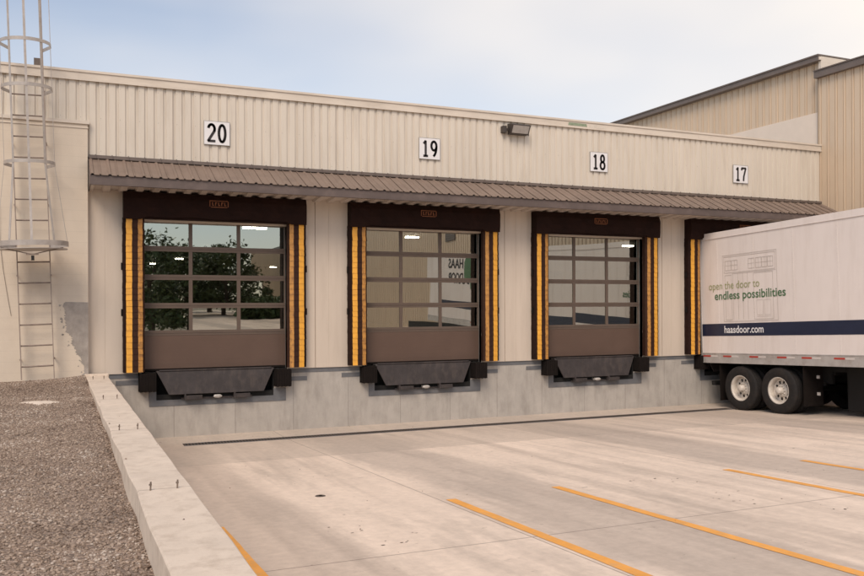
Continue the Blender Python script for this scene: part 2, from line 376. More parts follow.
# dark rubber scuffs and drips on the slab
b=MB()
for (cx,cy,n_,sp_) in ((2.67,-9.46,5,.12),(3.06,-8.84,3,.1),(3.05,-10.1,9,.22),(7.04,-8.53,4,.1),(7.45,-8.75,9,.14),(7.25,-10.1,12,.25),(7.71,-11.2,6,.2),(9.3,-9.2,6,.3),(5.2,-6.4,4,.2),(6.3,-5.2,5,.3),(2.4,-12.4,7,.25),(11.5,-7.6,6,.3)):
    for k in range(n_):
        x=cx+random.gauss(0,sp_); y=cy+random.gauss(0,sp_*1.2); r=random.uniform(.006,.022); e=random.uniform(.25,.8); a0=random.uniform(-.5,.5)
        vs=[]
        for a in range(9):
            q=r*random.uniform(.5,1.3); u,v=q*cos(a*2*pi/9),q*e*sin(a*2*pi/9); X_,Y_=x+u*cos(a0)-v*sin(a0),y+u*sin(a0)+v*cos(a0); vs.append((X_,Y_,apron_z(Y_)+.0035))
        b.add(vs,[tuple(range(9))])
tag(b.build('pavement_scuffs',M['grate']),kind='structure')
# painted lines
lines=[((4.30,-8.50),(4.24,-16.5),.125),((5.82,-8.40),(5.76,-16.5),.125),((8.60,-8.42),(8.50,-16.5),.125),((10.14,-8.34),(10.05,-16.5),.125),((1.55,-8.7),(1.53,-16.5),.09),((13.0,-8.4),(12.9,-16.5),.1)]
for (a,c,w) in lines:
    b=MB(); N_=36
    P=[]
    for i in range(N_+1):
        t=i/N_; y=a[1]+(c[1]-a[1])*t; x=a[0]+(c[0]-a[0])*t; j=random.uniform(-.004,.004)
        P+= [(x-w/2+j,y,apron_z(y)+.004),(x+w/2+j,y,apron_z(y)+.004)]
    b.add(P,[(2*i+2,2*i+3,2*i+1,2*i) for i in range(N_)])
    tag(b.build('parking_line',M['line']),kind='structure')

# trench drain
t=empty('trench_drain',(8.85,-1.1,GZ),'long rusty slotted trench drain in the concrete in front of the docks','drain')
b=MB(); b.box(2.2,15.5,-1.24,-1.22,GZ,GZ+.008); b.box(2.2,15.5,-.98,-.96,GZ,GZ+.008); b.build('frame',M['steel'],t,t.location[:])
b=MB(); x=2.21
while x<15.49: b.box(x,x+.028,-1.22,-.98,GZ+.002,GZ+.007); x+=.06
b.build('grate',M['grate'],t,t.location[:])
b=MB(); b.box(2.2,15.5,-1.22,-.98,GZ+.0006,GZ+.0012); b.build('channel',M['pit'],t,t.location[:])
b=MB(); zc=apron_z(-7.5); b.lathe([(0,.0),(0.006,.0),(.006,.05),(.003,.062),(0,.066)],24,(2.99,-7.5,zc+.002),'z'); tag(b.build('cleanout_cover',M['grate'],None,(2.99,-7.5,zc)),'small round dark cleanout cover set in the pale concrete apron','drain cover')

# ------------------------------------------------------------------ loading dock building
B=empty('loading_dock_building',(0,0,0),'long beige metal clad loading dock building with brown canopy over four dock doors','building')
# foundation wall with the leveler pits
b=MB(); xs=.57
for c in XC:
    b.box(xs,c-1.19,0,.5,GZ-.4,0); b.box(c-1.19,c+1.19,0,.5,GZ-.4,-.47); b.box(c-1.19,c+1.19,.45,.5,-.47,0); xs=c+1.19
b.box(xs,TALLX,0,.5,GZ-.4,0); b.build('foundation_wall',M['found'],B)
# steel edge strip along the dock
xs=.93
for c in XC+[TALLX+1.19]:
    b=MB(); b.box(xs,c-1.19,-.006,.01,-.095,-.001); b.build('edge_strip',M['steel'],B); xs=c+1.19
for c in XC:
    for s in (-1,1):
        b=MB(); x0=c+s*1.2; x1=c+s*1.92; 
        if s<0: b.box(c-1.93,c-1.5,-.009,.0,-.225,-.135)
        else: b.box(c+1.53,c+1.9,-.009,.0,-.265,-.175)
        b.build('embed_plate',M['steel'],B)
# flat insulated panels of the lower wall with standing joints
b=MB()
def panel_run(x0,x1,z0=0.0,z1=3.62):
    x=x0; k=0
    while x<x1-1e-4:
        w=.305; xe=min(x+w,x1); deep=(round((x-.57)/.305)%3==0)
        g=.017 if deep else .007
        b.box(x+ (g if x>x0 else 0),xe,-.03,.08,z0,z1)
        b.box(x,x+g+.001,-.006 if deep else -.026,.08,z0+.001,z1-.001)
        x=xe
xs=.57
for c in XC:
    n0=xs; panel_run(xs,c-1.46); b.box(c-1.46,c+1.46,-.03,.08,3.0,3.62); xs=c+1.46
panel_run(xs,TALLX); b.box(.57,TALLX,-.02,.08,3.62,4.2)
b.build('lower_wall',M['panel'],B)
# ribbed fascia
def ribbed(b, x0, x1, z0, z1, y, per=.178, depth=.015, f=lambda x,y,z:(x,y,z)):
    x=x0; prof=[]
    while x<x1:
        prof+=[(x,0),(x+per*.60,0),(x+per*.645,depth*1.7),(x+per*.89,depth*1.7),(x+per*.95,0)]; x+=per
    prof=[(min(p[0],x1),p[1]) for p in prof]+[(x1,0)]
    n=len(prof); vs=[f(p[0],y+p[1],z0) for p in prof]+[f(p[0],y+p[1],z1) for p in prof]
    b.add(vs,[(i,i+1,n+i+1,n+i) for i in range(n-1)])
b=MB(); ribbed(b,-9,TALLX,4.2,5.66,-.075); b.box(-9,TALLX,-.04,.1,4.2,5.7); b.build('fascia_cladding',M['fascia'],B)
for x in (-1.2,2.15,5.53,8.91,12.29,15.67,19.05):
    b=MB(); b.box(x,x+.004,-.0775,-.07,4.2,5.65); b.build('lap_seam',M['soffit'],B)
b=MB()
for zz in (4.32,4.95,5.55):
    x=.05
    while x<TALLX-.1: b.box(x+.042,x+.050,-.078,-.07,zz-.004,zz+.004); x+=.178*2
tag(b.build('cladding_screws',M['bolt'],B),kind='stuff')
b=MB(); b.box(-9,TALLX,-.11,.3,5.66,5.80); b.box(-9,TALLX,-.13,.32,5.80,5.845); b.box(-9,TALLX,-.118,-.11,5.645,5.69)
x=-9
while x<TALLX: b.box(x,x+.03,-.1135,-.11,5.695,5.795); x+=3.05
b.build('roof_trim',M['trim'],B)
b=MB(); b.add([(11.40,-.1125,5.70),(11.95,-.1125,5.695),(11.93,-.1125,5.765),(11.42,-.1125,5.77)],[(0,1,2,3)]); b.build('faded_patch',M['greenpaint'],B)
b=MB(); b.add([(12.0,-.1125,5.69),(12.5,-.1125,5.70),(12.48,-.1125,5.74),(12.3,-.1125,5.77),(12.02,-.1125,5.76)],[(0,1,2,3,4)]); b.build('peeling_patch',M['peel'],B)
b=MB(); b.box(-9,TALLX,.3,32,5.6,5.72); b.build('roof',M['roof'],B)
# canopy
cr=empty('canopy',(0,0,0),parent=B)
b=MB(); x=.59; per=.3; prof=[]
while x<TALLX-.02:
    prof+=[(x,0),(x+.02,.024),(x+.05,.024),(x+.07,0),(x+.16,0),(x+.16,.016),(x+.18,.016),(x+.19,0)]; x+=per
prof=[p for p in prof if p[0]<TALLX-.01]+[(TALLX-.01,0)]; n=len(prof)
up=[(p[0],-.05,4.175+p[1]) for p in prof]; dn=[(p[0],-.93,3.745+p[1]) for p in prof]
lo=[(p[0],-.93,3.735+p[1]) for p in prof]; lu=[(p[0],-.05,4.165+p[1]) for p in prof]
b.add(up+dn,[(i,n+i,n+i+1,i+1) for i in range(n-1)]); b.add(dn+lo,[(i,n+i,n+i+1,i+1) for i in range(n-1)]); b.add(lo+lu,[(i,n+i,n+i+1,i+1) for i in range(n-1)])
b.build('canopy_roof',M['canopy'],cr)
b=MB(); b.box(.59,TALLX-.01,-.12,-.078,4.17,4.235); x=.7
while x<TALLX: b.box(x,x+.02,-.135,-.12,4.165,4.245); x+=.3
b.build('top_flashing',M['brown'],cr)
b=MB(); b.prism([(-.90,3.575),(-.86,3.575),(-.86,3.735),(-.90,3.735)],.59,TALLX-.01,'x'); b.box(.59,TALLX-.01,-.912,-.84,3.56,3.575)
b.prism([(-.86,3.58),(-.03,3.54),(-.03,4.13),(-.86,3.73)],.585,.605,'x')
b.build('canopy_fascia',M['canopy_face'],cr)
b=MB(); x=.6; prof=[]
while x<TALLX-.02: prof+=[(x,0),(x+.06,0),(x+.09,.045),(x+.21,.045),(x+.24,0)]; x+=.3
prof=[p for p in prof if p[0]<TALLX-.01]; n=len(prof)
b.add([(p[0],-.86,3.60+p[1]) for p in prof]+[(p[0],.0,3.535+p[1]) for p in prof],[(i,i+1,n+i+1,n+i) for i in range(n-1)])
b.build('soffit',M['soffit'],cr)
# painted block pier with coping
b=MB(); b.box(-9,.57,-.16,.4,-1.6,4.80); b.build('block_wall',M['block'],B)
b=MB(); b.box(-9,.60,-.19,.42,4.80,4.865); b.box(-9,.585,-.175,.41,4.72,4.735); b.build('coping',M['trim'],B)
b=MB()
pp=[(.572,1.40),(.16,1.41),(.13,1.33),(.17,1.22),(.15,1.08),(.19,.93),(.17,.84),(.26,.80),(.29,.70),(.27,.62),(.33,.55),(.36,.42),(.44,.36),(.45,.24),(.50,.18),(.49,.05),(.44,-.03),(.572,-.03)]
q=[]
for i,p in enumerate(pp):
    p2=pp[(i+1)%len(pp)]; q.append(p)
    if 0<i<len(pp)-2:
        for k in range(1,11):
            t=k/11; q.append((p[0]+(p2[0]-p[0])*t+random.uniform(-.022,.018),p[1]+(p2[1]-p[1])*t+random.uniform(-.004,.004)))
b.prism(q,-.163,-.15,'y'); pm=b.build('bare_mortar_patch',M['mortar'],B)
for k in range(26):
    e=random.choice(pp[2:16]); x=e[0]+random.uniform(-.07,.02); z=e[1]+random.uniform(-.08,.08); r=random.uniform(.006,.022)
    if x>.54: continue
    b=MB(); b.prism([(x+r*random.uniform(.6,1.3)*cos(a*pi/4),z+r*random.uniform(.6,1.3)*sin(a*pi/4)) for a in range(8)],-.1645,-.15,'y'); b.build('mortar_fleck',M['mortar'],pm)
b=MB(); b.box(-.36,-.25,-.05,.1,5.86,6.0); b.build('roof_vent',M['brown'],B)
# conduit stub by dock 20 wall etc
# interior shell
b=MB(); 
b.add([(-8,.6,0),(19.7,.6,0),(19.7,45,0),(-8,45,0)],[(0,1,2,3)]); b.add([(-8,.1,4.25),(40,.1,4.25),(40,45,4.25),(-8,45,4.25)],[(0,3,2,1)])
b.add([(-8,45,0),(40,45,0),(40,45,4.25),(-8,45,4.25)],[(0,1,2,3)]); b.add([(-8,.1,0),(-8,45,0),(-8,45,4.25),(-8,.1,4.25)],[(0,1,2,3)]); b.add([(40,.1,0),(40,45,0),(40,45,4.25),(40,.1,4.25)],[(0,3,2,1)])
b.add([(19.7,.6,0),(40,.6,0),(40,45,0),(19.7,45,0)],[(0,1,2,3)]); b.box(-8,40,.5,.6,-.02,.02)
b.build('interior',M['inside'],B)

# overhead doors
def make_door():
    d=empty('overhead_door',parent=B)
    zs=[3.05,2.48,1.905,1.335,.785,.07]; mx=[-1.5,-.485,.485,1.5]
    b=MB()
    for i,z in enumerate(zs[:-1]):
        b.box(-1.5,1.5,.12,.165,z-.055,z+.052)
        if i: b.box(-1.5,1.5,.112,.12,z-.005,z+.002)
    for x in mx:
        w=.037 if abs(x)<1 else .06
        for z1,z0 in zip(zs[:-2],zs[1:-1]): b.box(x-w,x+w,.122,.163,z0+.052,z1-.055)
    b.build('frame',M['doorframe'],d,bevel=.004)
    b=MB(); rg=random.Random(5)
    for z1,z0 in zip(zs[:-2],zs[1:-1]):
        for xa,xb in zip(mx[:-1],mx[1:]):
            a,c_=rg.uniform(-.0022,.0022),rg.uniform(-.0022,.0022)
            b.add([(xa+.02,.142-a-c_,z0+.04),(xb-.02,.142+a-c_,z0+.04),(xb-.02,.142+a+c_,z1-.04),(xa+.02,.142-a+c_,z1-.04)],[(0,1,2,3)])
    b.build('glazing',M['glass'],d)
    b=MB(); b.box(-1.5,1.5,.125,.16,.10,.73)
    for k in range(1,8): b.box(-1.5,1.5,.1235,.125,.10+k*.079-.03,.10+k*.079+.03)
    b.box(-1.5,1.5,.118,.165,.07,.10); b.build('bottom_panel',M['door'],d)
    b=MB(); b.box(-1.5,1.5,.115,.17,.03,.07); b.build('dark_gap_strip',M['rubber'],d)  # black strip standing in for the shaded gap below the door
    for s in (-1,1):
        b=MB(); b.box(s*1.51,s*1.56,.17,.24,0,3.2); b.build('track',M['track'],d)
    return d
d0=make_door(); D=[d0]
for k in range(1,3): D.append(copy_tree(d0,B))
for d,c,t in zip(D,XC,('overhead door under number 20','overhead door under number 19','overhead door under number 18')):
    d.location=(c,0,0); d['label']='brown glazed '+t
# door 17 is up behind the trailer; close the shell above it
for c in XC:
    for s_ in (-1,1):
        b=MB(); b.box(c+s_*1.6,c+s_*1.46,.0801,.11,0,3.3); b.build('door_jamb',M['track'],B)

# lights seen through the glass
for i,(x0,y0,x1,y1,lb) in enumerate([(6.2,13.3,7.1,13.3,'long lit strip light, the brightest one behind door 20'),(6.5,34.8,7.0,34.8,'lit strip light in front of the mirrored tree behind door 20'),(5.7,41.5,6.1,41.5,'small distant lit lamp behind door 20 near its yellow strip towards the ladder'),
        (6.6,24.7,6.85,24.7,'small lit lamp behind the middle column of panes in door 20'),(14.2,43.5,14.7,43.5,'lit lamp behind door 20 close to its seal towards door 19'),(13.25,15.0,13.85,15.0,'lit strip light behind the uppermost panes of door 19'),(24.9,16.0,25.5,16.0,'lit strip light behind the uppermost panes of door 18')]):
    xm,ym=(x0+x1)/2,y0
    t=empty('ceiling_light',(xm,ym,4.25),lb,'ceiling light','strip lights on the warehouse ceiling')
    b=MB(); b.box(x0,x1,ym-.12,ym+.12,4.2,4.249); b.build('housing',M['white'],t,(xm,ym,4.25))
    b=MB(); b.box(x0+.03,x1-.03,ym-.1,ym+.1,4.14,4.2); b.build('tube',M['tube'],t,(xm,ym,4.25))

# ------------------------------------------------------------------ dock seals
def make_seal():
    s=empty('dock_seal')
    # header: fabric box with a slightly bellied front and side ears
    b=MB(); N_=24; top=3.55; rows=[]
    for i in range(N_+1):
        x=-1.81+3.62*i/N_; w=.006*sin(i*2.3)+.005*sin(i*5.1)
        ear=(i<=2 or i>=N_-2); zb=3.02 if ear else 3.07+.012*sin(i*.9)
        rows.append([(x,.0,top),(x,-.22,top),(x,-.265+w,3.42),(x,-.27-w,3.25),(x,-.26+w,3.15),(x,-.25,zb),(x,-.21,zb),(x,0,zb)])
    m=8; b.add([p for r in rows for p in r],[(i*m+k,(i+1)*m+k,(i+1)*m+(k+1)%m,i*m+(k+1)%m) for i in range(N_) for k in range(m)])
    b.add(rows[0],[tuple(range(m))]); b.add(rows[-1],[tuple(range(m))[::-1]])
    h=b.build('header_pad',M['seal'],s)
    # badge
    g=MB(); g.box(-.16,.16,-.282,-.272,3.30,3.315); g.box(-.19,.17,-.282,-.272,3.425,3.44); g.box(-.19,-.175,-.282,-.272,3.315,3.425); g.box(.17,.185,-.282,-.272,3.315,3.425)
    x=-.14
    for k in range(5): g.box(x,x+.018,-.282,-.272,3.335,3.405); g.box(x+.018,x+.04,-.282,-.272,3.387 if k%2 else 3.335,3.405 if k%2 else 3.353); x+=.06
    g.build('badge',M['badge'],h)
    # header lower curtain
    b=MB(); b.box(-1.42,1.42,-.20,-.05,3.035,3.08); b.build('curtain',M['seal'],s)
    for sd in (-1,1):
        b=MB(); z=.035; ph=.117
        # outline from the outer edge round the front to the inner edge (x from the dock centre, y); material per strip
        strips=[(1.82,0.0,1.82,-.15,0),(1.82,-.15,1.765,-.19,0),(1.765,-.19,1.655,-.20,1),(1.655,-.20,1.545,-.195,2),(1.545,-.195,1.46,-.18,3),(1.46,-.18,1.42,-.14,2),(1.42,-.14,1.44,.0,2)]
        while z<3.02:
            z1=min(z+ph,3.05); jw=random.uniform(-.006,.006)
            for (xa,ya,xb,yb,mi) in strips:
                o=.009 if mi in (1,2,3) else .006    # each pleat laps over the one below
                P=[(sd*(xa+jw),ya-(o if ya<-.1 else 0),z),(sd*(xb+jw),yb-(o if yb<-.1 else 0),z),(sd*xb,yb,z1),(sd*xa,ya,z1)]
                b.add(P,[(0,1,2,3) if sd>0 else (3,2,1,0)],mi)
                b.add([P[0],P[1],(sd*xb,yb,z),(sd*xa,ya,z)],[(0,1,2,3)],mi)
            z=z1
        b.add([(sd*x,y,.036) for x,y in ((1.82,0),(1.82,-.15),(1.655,-.20),(1.46,-.18),(1.42,-.14),(1.44,0))],[tuple(range(6))],0)
        b.build('side_pad',[M['seal'],M['yellow'],M['pleat'],M['copper']],s)
        for zz in (1.2,2.1):
            b=MB(); b.box(sd*1.82,sd*1.85,-.12,-.06,zz-.07,zz+.07); b.build('clip',M['rubber'],s)
    return s
s0=make_seal(); S=[s0]+[copy_tree(s0) for _ in range(3)]
for k,(s,c) in enumerate(zip(S,XC)):
    s.location=(c+(.015 if k<3 else -.03),-.031,0)
    tag(s,('dark padded dock seal with yellow strips around door %s'%('20','19','18')[k]) if k<3 else 'dark padded dock seal with yellow strips squeezed against the white trailer','dock seal','dock seals around the loading doors')

# dock levelers, bumpers
def make_leveler():
    s=empty('dock_leveler')
    b=MB(); t=[(-1.18,-.05,.035),(1.18,-.05,.035),(.945,-.13,-.44),(-.945,-.13,-.44)]
    bk=[(x,y+.04,z) for x,y,z in t]
    b.add(t+bk,[(3,2,1,0),(4,5,6,7),(0,1,5,4),(1,2,6,5),(2,3,7,6),(3,0,4,7)]); b.build('lip',M['lip'],s,bevel=.006)
    b=MB(); b.box(-1.17,1.17,.0,.11,.0,.028); b.box(-1.17,1.17,-.05,.0,.02,.034); b.build('deck',M['lip'],s)
    b=MB(); b.tube([(-1.12,-.055,.038),(1.12,-.055,.038)],.016,8); b.build('hinge',M['lip'],s)
    b=MB(); b.box(-1.31,-1.175,-.012,.02,-.67,-.36); b.box(1.175,1.44,-.012,.02,-.67,-.40); b.box(-1.175,1.175,-.012,.02,-.67,-.55)
    b.build('pit_frame',M['steel'],s)
    b=MB(); b.box(-1.175,1.175,-.011,.0,-.55,-.44); b.box(-1.185,1.185,.3,.32,-.47,-.001); b.box(-1.187,-1.17,0,.3,-.469,0); b.box(1.17,1.187,0,.3,-.469,0); b.build('pit',M['pit'],s)
    for x0,x1 in ((-.62,-.30),(.36,.66)):
        b=MB(); b.box(x0,x1,-.16,-.012,-.545,-.465); b.box(x0-.03,x0,-.17,-.012,-.55,-.44); b.build('lip_keeper',M['lip'],s,bevel=.004)
    b=MB(); b.box(-.70,.72,-.05,-.012,-.55,-.515); b.build('keeper_bar',M['lip'],s)
    b=MB(); b.lathe([(-.178,.0),(-.178,.055),(-.172,.058),(-.16,.058)],20,(0,0,0),'y'); b.v=[(x*1.5,y,z*.62-.50) for x,y,z in b.v]; b.box(-.06,.06,-.16,-.012,-.53,-.47); b.build('label_plate',M['lens'],s)
    return s
l0=make_leveler(); LV=[l0]+[copy_tree(l0) for _ in range(3)]
for k,(s,c) in enumerate(zip(LV,XC)):
    s.location=(c,0,0)
    tag(s,('dark steel dock leveler with hanging lip below door %s'%('20','19','18')[k]) if k<3 else 'dark steel dock leveler behind the rear of the white trailer','dock leveler','dock levelers in their pits')
def make_bumper():
    s=empty('dock_bumper')
    b=MB()
    for k in range(11): b.box(-.15+k*.0275,-.15+k*.0275+.024,-.25+.006*(k%2),-.02,-.36+.004*(k%3),0.0)
    b.build('rubber_block',M['rubber'],s)
    b=MB(); b.box(-.165,-.152,-.2,-.0,-.33,-.03); b.box(.152,.165,-.2,-.0,-.33,-.03); b.box(-.165,.165,-.02,-.0,-.36,0.01); b.build('end_plate',M['rubber'],s)
    for z in (-.08,-.26):
      b=MB(); b.lathe([(.166,.0),(.166,.012),(.155,.014)],8,(0,-.12,z),'x')
      b.build('bolt',M['track'],s)
    return s
u0=make_bumper(); first=True
near=[('ladder','door 19'),('door 20','door 18'),('door 19','trailer')]
for k,c in enumerate(XC):
    for sd,w in ((-1,0),(1,1)):
        u=u0 if first else copy_tree(u0); first=False
        u.location=(c+sd*1.35,0,.0)
        tag(u,'black rubber dock bumper below door %s on the side towards the %s'%(('20','19','18')[k],near[k][w]) if k<3 else ('black rubber dock bumper below the seal at the rear corner of the trailer','black rubber dock bumper hidden behind the middle of the trailer rear')[w],'dock bumper','rubber dock bumpers')

# ------------------------------------------------------------------ number signs
def arc(cx,cy,rx,ry,a0,a1,n=18): return [(cx+rx*cos(R(a0+(a1-a0)*i/n)),cy+ry*sin(R(a0+(a1-a0)*i/n))) for i in range(n+1)]
GL={'2':[arc(.5,.72,.36,.26,165,-25)+[(.12,.04),(.9,.04)]],
    '0':[arc(.5,.5,.37,.48,0,360,28)],
    '1':[[(.2,.82),(.5,.97),(.5,.03)],[(.18,.03),(.82,.03)]],
    '9':[arc(.5,.69,.36,.28,0,360,22),arc(.28,.69,.58,.67,0,-72,12)],
    '8':[arc(.5,.74,.28,.235,0,360,20),arc(.5,.26,.36,.25,0,360,20)],
    '7':[[(.1,.82),(.1,.96),(.9,.96),(.52,.35),(.45,.02)]]}
def stroke(b,pts,w,y,f):
    for i in range(len(pts)-1):
        (x0,z0),(x1,z1)=f(pts[i]),f(pts[i+1]); dx,dz=x1-x0,z1-z0; l=math.hypot(dx,dz)
        if l<1e-6: continue
        nx,nz=-dz/l*w/2,dx/l*w/2; ex,ez=dx/l*w*.18,dz/l*w*.18
        b.prism([(x0-ex+nx,z0-ez+nz),(x0-ex-nx,z0-ez-nz),(x1+ex-nx,z1+ez-nz),(x1+ex+nx,z1+ez+nz)],y,y+.003-i*.00002,'y')
def sign(cx,cz,txt,lb,wd=.052):
    t=empty('number_sign',(cx,-.1,cz),lb,'number sign','numbered signs over the dock doors'); o=t.location[:]
    b=MB(); b.box(cx-.255,cx+.255,-.105,-.09,cz-.235,cz+.235); b.build('plate',M['white'],t,o,bevel=.004)
    b=MB(); 
    for x in (cx-.259,cx+.256): b.box(x,x+.003,-.108,-.085,cz-.237,cz+.237)
    b.box(cx-.259,cx+.259,-.108,-.085,cz-.24,cz-.236); b.box(cx-.259,cx+.259,-.108,-.085,cz+.236,cz+.24); b.build('edge',M['track'],t,o)
    for i,ch in enumerate(txt):
        b=MB(); w=.172; x0=cx-.196+i*.212
        if ch=='1': x0+=.02; w=.15
        for pl in GL[ch]: stroke(b,pl,wd,-.109,lambda p:(x0+p[0]*w,cz-.178+p[1]*.356))
        b.build('digit',M['ink'],t,o)
sign(3.01,4.835,'20','white square sign reading 20 on the ribbed wall')
sign(7.73,4.86,'19','white square sign reading 19 on the ribbed wall')
sign(12.30,4.86,'18','white square sign reading 18 on the ribbed wall')
sign(16.86,4.83,'17','white square sign reading 17 on the ribbed wall')

# wall light
t=empty('wall_light',(9.95,-.08,5.45),'dark bronze floodlight mounted just under the roof trim between signs 19 and 18','wall light'); o=t.location[:]
b=MB(); b.box(9.56,9.66,-.2,-.07,5.36,5.52); b.box(9.66,9.74,-.17,-.13,5.41,5.47); b.build('bracket',M['bronze'],t,o,bevel=.006)
b=MB(); x0,x1=9.72,10.22
b.prism([(-.10,5.585),(-.33,5.56),(-.35,5.535),(-.25,5.345),(-.12,5.33)],x0,x1,'x'); b.build('housing',M['bronze'],t,o,bevel=.01)
b=MB(); b.add([(x0+.035,-.3475,5.52),(x1-.035,-.3475,5.52),(x1-.035,-.2605,5.355),(x0+.035,-.2605,5.355)],[(3,2,1,0)]); b.build('lens',M['lens'],t,o)
b=MB(); b.box(x1-.03,x1-.01,-.27,-.25,5.31,5.345); b.build('latch',M['bronze'],t,o)

# ------------------------------------------------------------------ caged ladder
t=empty('caged_ladder',(-.30,-.16,0),'tall steel ladder with a round safety cage on the block wall','ladder')
t.rotation_euler=(0,R(-1.75),0)
LX=.275
for s in (-1,1):
    b=MB(); b.box(s*LX-.009,s*LX+.009,-.235,-.165,-.02,8.2); b.build('rail',M['ladder'],t)
z=.22
while z<5.5:
    b=MB(); b.tube([(-LX,-.2,z),(LX,-.2,z)],.0145,8); b.build('rung',M['rung'],t); z+=.385
for z in (.35,1.9,3.2,4.35,5.3):
    for s in (-1,1):
        b=MB(); b.box(s*LX-.02 if s<0 else s*LX+.009,s*LX-.009 if s<0 else s*LX+.02,-.2,.01,z-.015,z+.015); b.build('wall_bracket',M['ladder'],t)
def hoop_pts(r,dy,n=28,x0=LX):
    cy=-.2-dy; pts=[(-x0,-.2)]
    for i in range(n+1):
        a=R(200)+ (R(340)-R(200))*0
        th=R(170+ (370-170)*i/n); pts.append((r*cos(th),cy+r*.95*sin(th)))
    pts.append((x0,-.2)); return pts
def hoop(z,r,dy,h=.06,name='cage_hoop'):
    P=hoop_pts(r,dy); b=MB(); n=len(P); th=.008
    # inset copy for thickness
    In=[]
    for i,(x,y) in enumerate(P):
        a=P[max(i-1,0)]; c=P[min(i+1,n-1)]; dx,dy_=c[0]-a[0],c[1]-a[1]; l=math.hypot(dx,dy_) or 1
        In.append((x-dy_/l*th,y+dx/l*th))
    vs=[(x,y,z) for x,y in P]+[(x,y,z+h) for x,y in P]+[(x,y,z) for x,y in In]+[(x,y,z+h) for x,y in In]
    fs=[]
    for i in range(n-1):
        fs+=[(i,i+1,n+i+1,n+i),(2*n+i,3*n+i,3*n+i+1,2*n+i+1),(n+i,n+i+1,3*n+i+1,3*n+i),(i,2*n+i,2*n+i+1,i+1)]
    b.add(vs,fs,0,False); b.build(name,M['cage'],t); return P
for z in (3.87,5.22,6.02,7.3): hoop(z,.425,.36)
# flared bottom hoop and its hatch plate
P=hoop_pts(.60,.38); hoop(2.40,.60,.38,.09)
for k,ang in enumerate((188,232,270,308,352)):
    th=R(ang); x,y=.417*cos(th),-.56+.417*.95*sin(th); xb,yb=.592*cos(th),-.58+.592*.95*sin(th)
    w=.02; tx,ty=-sin(th)*w,cos(th)*w
    nx,ny=cos(th)*.006,sin(th)*.006
    b=MB()
    for (z0,xa,ya,z1,xc,yc) in ((2.42,xb,yb,3.88,x,y),(3.88,x,y,8.2,x,y)):
        bt=[(xa-tx-nx,ya-ty-ny,z0),(xa+tx-nx,ya+ty-ny,z0),(xa+tx,ya+ty,z0),(xa-tx,ya-ty,z0)]
        tp=[(xc-tx-nx,yc-ty-ny,z1),(xc+tx-nx,yc+ty-ny,z1),(xc+tx,yc+ty,z1),(xc-tx,yc-ty,z1)]
        b.hexa(bt,tp)
    b.build('cage_bar',M['cage'],t)
b=MB(); b.prism([(x*.97,y) for x,y in P],2.345,2.358,'z'); b.build('hatch_plate',M['cage'],t)
b=MB(); b.tube([(-.5,-.85,2.37),(-.02,-1.1,2.24)],.01,6); b.tube([(.5,-.85,2.37),(.02,-1.1,2.24)],.01,6); b.box(-.10,.10,-1.13,-1.09,2.225,2.25); b.build('latch_chain',M['bolt'],t)
b=MB(); b.box(-.02,.03,-1.125,-1.095,2.13,2.215); b.build('padlock',M['under'],t)
# thin cord
b=MB(); b.tube([(-.95,-.2,3.2),(-.93,-.175,2.5),(-.88,-.17,2.0),(-.80,-.175,1.45),(-.75,-.165,1.15)],.0035,6); tag(b.build('hanging_cord',M['bolt'],None,(-.9,-.17,1.2)),'thin dark cord hanging down the painted wall beside the ladder','cord')

# ------------------------------------------------------------------ retaining wall
t=empty('retaining_wall',(.71,-9,-.3),'low pale concrete retaining wall between the gravel and the truck apron','retaining wall'); o=t.location[:]
b=MB(); ysw=[-.2-.55*i for i in range(0,40)]
rows=[]
for y in ysw:
    j=.006*sin(y*3.1)+.005*sin(y*7.7); step=.0 if y>-11.36 else -.012
    x0=.525+step+j; x1=.905+.004*sin(y*4.3)
    rows.append([(x0,y,-1.7),(x0,y,-.012),(x0+.012,y,.0+.003*sin(y*5)),(x1-.012,y,.0+.003*sin(y*5)),(x1,y,-.012),(x1,y,-1.7)])
m=6; b.add([p for r in rows for p in r],[(i*m+k,i*m+(k+1)%m,(i+1)*m+(k+1)%m,(i+1)*m+k) for i in range(len(rows)-1) for k in range(m)])
b.add(rows[0],[tuple(range(m))[::-1]]); b.add(rows[-1],[tuple(range(m))]); b.build('wall_body',M['curbc'],t,o)
b=MB(); b.box(.50,.93,-.32,-.166,-.3,.035); b.build('end_block',M['curbc'],t,o,bevel=.012)
for y in (-1.12,-1.62,-4.75,-8.07,-11.33,-14.6):
    for x in (.615,.80):
        if y==-1.62 : continue
        b=MB(); b.tube([(x,y,-.01),(x+.003,y,.062)],.006,8); b.lathe([(0,.0),(.0,.010),(.011,.010),(.011,0)],6,(x,y,.036),'z',smooth=False); b.build('anchor_bolt',M['bolt'],t,o)
for y in (-11.9,-12.6,-13.1):
    b=MB(); b.add([(.5125,y,-.6),(.5125,y-.012,-.6),(.5125,y-.012,-.02),(.5125,y,-.02)],[(0,1,2,3)]); 

